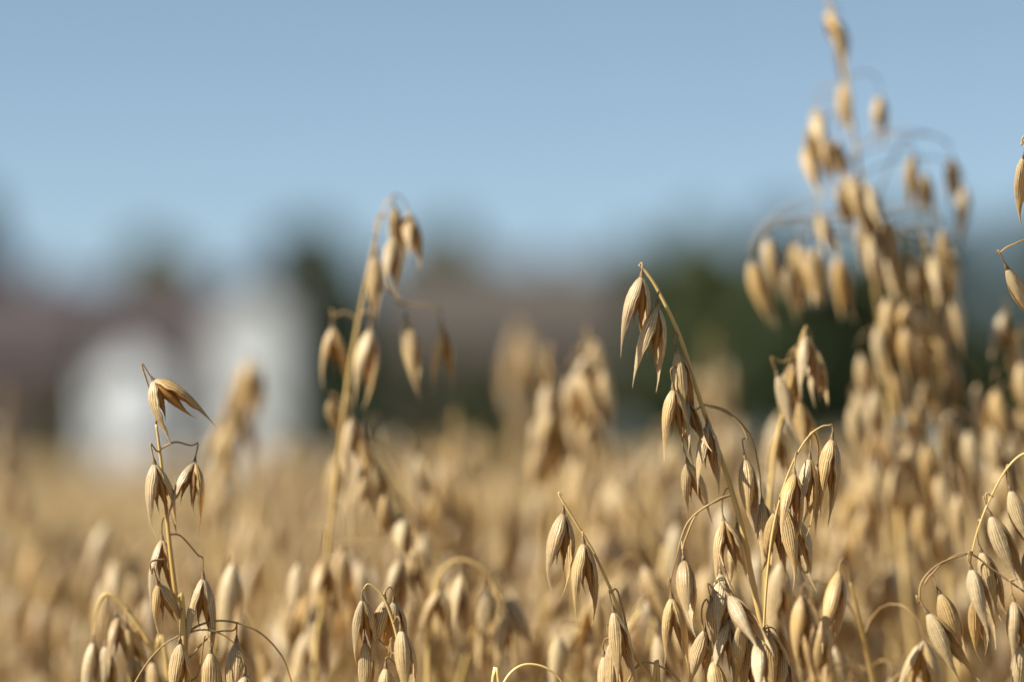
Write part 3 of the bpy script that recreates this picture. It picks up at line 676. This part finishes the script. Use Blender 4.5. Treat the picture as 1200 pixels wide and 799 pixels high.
def house(label, cat, x0, x1, apex, eave, depth, dlen, wall_m, roof_m, gable=True, chim=True, name='house', rot=0):
    """x0..x1 and the two heights are photo pixels; the base stands on the ground at y = depth"""
    X0 = at(x0, HOR, depth).x; X1 = at(x1, HOR, depth).x; za = at(0, apex, depth).z; ze = at(0, eave, depth).z; W = X1 - X0
    h = tag(link(name, None, None, ((X0 + X1) / 2, depth, 0)), label, cat); hw = W / 2; h.rotation_euler = (0, 0, R(rot))
    wl = MB()
    if gable:
        wl.prism([(-hw, 0), (hw, 0), (hw, ze), (0, za), (-hw, ze)], 0, dlen)
    else:
        wl.box((-hw, 0, 0), (hw, dlen, ze))
        for sx in (-1, 1):
            wl.add([(sx * hw, 0, ze), (sx * hw, dlen, ze), (sx * hw, dlen / 2, za)], [(0, 1, 2)])
    child('wall', wl.mesh('wall', [wall_m], False), h)
    rf = MB(); t = .22; ov = .35
    if gable:
        sl = (za - ze) / hw
        for sx in (-1, 1):
            a = [(0, -ov, za + .03), (sx * (hw + ov), -ov, ze - ov * sl + .03), (sx * (hw + ov), dlen + ov, ze - ov * sl + .03), (0, dlen + ov, za + .03)]
            b = [(x, y, z + t) for x, y, z in a]
            rf.add(a + b, [(0, 1, 2, 3), (7, 6, 5, 4), (0, 4, 5, 1), (1, 5, 6, 2), (2, 6, 7, 3), (3, 7, 4, 0)])
    else:
        sl = (za - ze) / (dlen / 2)
        for sy in (-1, 1):
            c = dlen / 2; e = c + sy * (c + ov)
            a = [(-hw - ov, c, za + .03), (-hw - ov, e, ze - ov * sl + .03), (hw + ov, e, ze - ov * sl + .03), (hw + ov, c, za + .03)]
            b = [(x, y, z + t) for x, y, z in a]
            rf.add(a + b, [(0, 1, 2, 3), (7, 6, 5, 4), (0, 4, 5, 1), (1, 5, 6, 2), (2, 6, 7, 3), (3, 7, 4, 0)])
    ro = child('roof', rf.mesh('roof', [roof_m], False), h)
    if chim:
        ch = MB(); cx = hw * .45 if not gable else 0; ch.box((cx - .45, dlen * .5 - .4, za - .9), (cx + .45, dlen * .5 + .4, za + 1.1)); ch.box((cx - .55, dlen * .5 - .5, za + 1.1), (cx + .55, dlen * .5 + .5, za + 1.25))
        child('chimney', ch.mesh('chimney', [M_BRICK], False), ro)
    n = 2 if gable and W < 9 else max(2, int(W / 3.2))
    for zz in ([1.0, 3.7] if ze > 4.6 else [1.0]):
        for i in range(n):
            cx = -hw + W * (i + .5) / n
            if zz < 2 and i == n - 1:
                d = MB(); d.box((cx - .5, -.06, 0.02), (cx + .5, -.003, 2.1)); child('door', d.mesh('door', [M_DOOR], False), h); continue
            fm = MB(); ww, wh = .48, .62
            for lo, hi_ in (((cx - ww, zz), (cx + ww, zz + .08)), ((cx - ww, zz + 1.2), (cx + ww, zz + 1.28)), ((cx - ww, zz + .08), (cx - ww + .08, zz + 1.2)), ((cx + ww - .08, zz + .08), (cx + ww, zz + 1.2)), ((cx - .03, zz + .08), (cx + .03, zz + 1.2))):
                fm.box((lo[0], -.07, lo[1]), (hi_[0], -.003, hi_[1]))
            fo = child('window', fm.mesh('window', [M_FRAME], False), h)
            pm = MB(); pm.box((cx - ww + .08, -.03, zz + .08), (cx - .03, -.004, zz + 1.2)); pm.box((cx + .03, -.03, zz + .08), (cx + ww - .08, -.004, zz + 1.2)); child('pane', pm.mesh('pane', [M_GLASS], False), fo)
    return h
house('bright white gabled house blurred at left, lower of the two pale gables', 'house', 106, 182, 398, 432, 188, 5, M_WHITE, M_ROOF, chim=False, rot=-12)
house('shade-greyed white gabled house blurred at left, taller of the two pale gables', 'house', 246, 334, 330, 366, 206, 7, M_WHITE_DIM, M_ROOF, chim=False, rot=-8)
house('dark roofed house at the far left edge of the picture, beside the white gable', 'house', -60, 92, 328, 425, 212, 9, M_BRICK, M_ROOF, False)
house('dark roof filling the gap behind the two pale gables', 'house', 90, 345, 330, 410, 222, 10, M_BRICK, M_ROOF, False)
house('long terraced house with a mauve brown tiled roof blurred in the centre', 'house', 452, 724, 306, 405, 216, 12, M_BRICK, M_ROOF2, False)

# ------------------------------------------------------------------ trees and hedge far behind
M_LEAFA = plain_mat('tree_leaves', (.042, .062, .026), (.085, .110, .048), 0.5, .7, trans=.15, island=.7)
M_LEAFB = plain_mat('olive_leaves', (.078, .100, .040), (.140, .160, .068), 0.5, .7, trans=.15, island=.7)
M_LEAFC = plain_mat('blue_green_leaves', (.050, .075, .045), (.090, .115, .072), 0.5, .7, trans=.15, island=.7)
M_BARK = plain_mat('bark', (.06, .045, .03), (.11, .085, .06), 2, .9, (1, 1, .2))
def crown_mesh(seed, rx, ry, z0, z1, n, leaf, m):
    r = np.random.default_rng(seed); q = random.Random(seed); cl = []
    for k in range(16):
        a = q.uniform(0, 6.28); t = q.random(); rr = math.sqrt(q.random()) * (.75 if t < .8 else .4) * math.sin(math.pi * (.18 + .7 * t))
        cl.append((math.cos(a) * rx * rr, math.sin(a) * ry * rr, z0 + (z1 - z0) * (.1 + .78 * t), q.uniform(.26, .46)))
    cl = np.array(cl); id_ = r.integers(0, len(cl), n); d = r.normal(size=(n, 3)); d /= np.linalg.norm(d, axis=1)[:, None]; d *= r.uniform(.45, 1, (n, 1))
    S = np.stack([cl[id_, 3] * rx, cl[id_, 3] * ry, cl[id_, 3] * (z1 - z0) * .52], 1)
    c = cl[id_, :3] + d * S; c[:, 2] = np.clip(c[:, 2], z0 * .8, z1)
    a = r.normal(size=(n, 3)); a /= np.linalg.norm(a, axis=1)[:, None]; b = np.cross(a, r.normal(size=(n, 3))); b /= np.linalg.norm(b, axis=1)[:, None]
    s = leaf * r.uniform(.6, 1.3, (n, 1)); v = np.stack([c - a * s, c + b * s * .55, c + a * s, c - b * s * .55], 1).reshape(-1, 3)
    me = bpy.data.meshes.new('crown'); f = np.arange(4 * n).reshape(n, 4)
    me.from_pydata(v.tolist(), [], f.tolist()); me.uv_layers.new(name='UVMap'); me.materials.append(m); me.update(); return me
def tree(label, px, top, wpx, depth, m, seed, name='tree', cat='tree', low=.22, n=4600, group=None):
    c = at(px, HOR, depth); H = at(px, top, depth).z; rx = wpx / 2 / FOC * depth
    t = tag(link(name, None, None, (c.x, depth, 0)), label, cat, group); q = random.Random(seed); tr = MB()
    P = [Vector((q.uniform(-.02, .02) * H * i / 5, q.uniform(-.02, .02) * H * i / 5, H * .75 * i / 5 - .05)) for i in range(6)]
    tr.tube(P, [H * .022 * (1 - .15 * i) for i in range(6)], 9)
    for k in range(6):
        b = P[2 + k % 3]; a = k * 1.2 + q.uniform(-.4, .4); e = b + Vector((math.cos(a) * rx * .6, math.sin(a) * rx * .6, H * q.uniform(.12, .28)))
        tr.tube([b, b.lerp(e, .5) + Vector((0, 0, .02 * H)), e], [H * .010, H * .007, H * .003], 6)
    child('trunk', tr.mesh('trunk', [M_BARK]), t); child('crown', crown_mesh(seed, rx, rx, H * low, H, n, H * .042, m), t)
    return t
tree('dark tree cut by the left edge of the picture, behind the dark roof', -35, 215, 120, 240, M_LEAFA, 1)
tree('small dark tree rising behind the gap over the lower white gable', 180, 280, 150, 240, M_LEAFB, 2)
tree('broad green tree rising behind the roof, left of the tall straight oat stem', 365, 268, 190, 250, M_LEAFC, 3)
tree('rounded green tree at the left end of the terrace roof', 400, 296, 130, 212, M_LEAFC, 12, low=.1)
tree('tallest green tree behind the terrace roof, seen past the tall blurred oat', 510, 246, 220, 252, M_LEAFB, 4)
tree('dark tree at the right end of the terrace roof', 745, 285, 110, 230, M_LEAFA, 5)
tree('olive green tree right of the terrace, left of the golden stem tip', 825, 250, 170, 215, M_LEAFB, 6, low=.10)
tree('dark olive tree behind the trio of pale husks', 925, 240, 180, 205, M_LEAFA, 7, low=.10)
tree('dark green tree behind the tallest oat plant', 1040, 248, 180, 210, M_LEAFB, 8, low=.10)
tree('blue green tree behind the golden bushy oat plant', 1130, 232, 170, 225, M_LEAFC, 9, low=.10)
tree('green tree cut by the right edge of the picture', 1225, 240, 160, 220, M_LEAFA, 10, low=.10)
for i, (px, top, wp, lab) in enumerate(((375, 430, 90, 'dark bush below the terrace, right of the taller pale gable'), (450, 415, 100, 'dark bush below the terrace, behind the tall straight oat stem'), (530, 420, 100, 'dark bush in the middle below the terrace roof'),
                                        (610, 440, 90, 'dark bush below the right part of the terrace roof'), (690, 430, 90, 'dark bush below the right end of the terrace'), (770, 390, 110, 'dark bush in front of the tree by the golden stem'), (870, 380, 120, 'dark bush in front of the olive trees on the right'), (60, 450, 80, 'dark bush in front of the dark roofed house at left'))):
    tree(lab, px, top, wp, 185, M_LEAFA, 30 + i, 'bush', 'bush', .02, 2200)
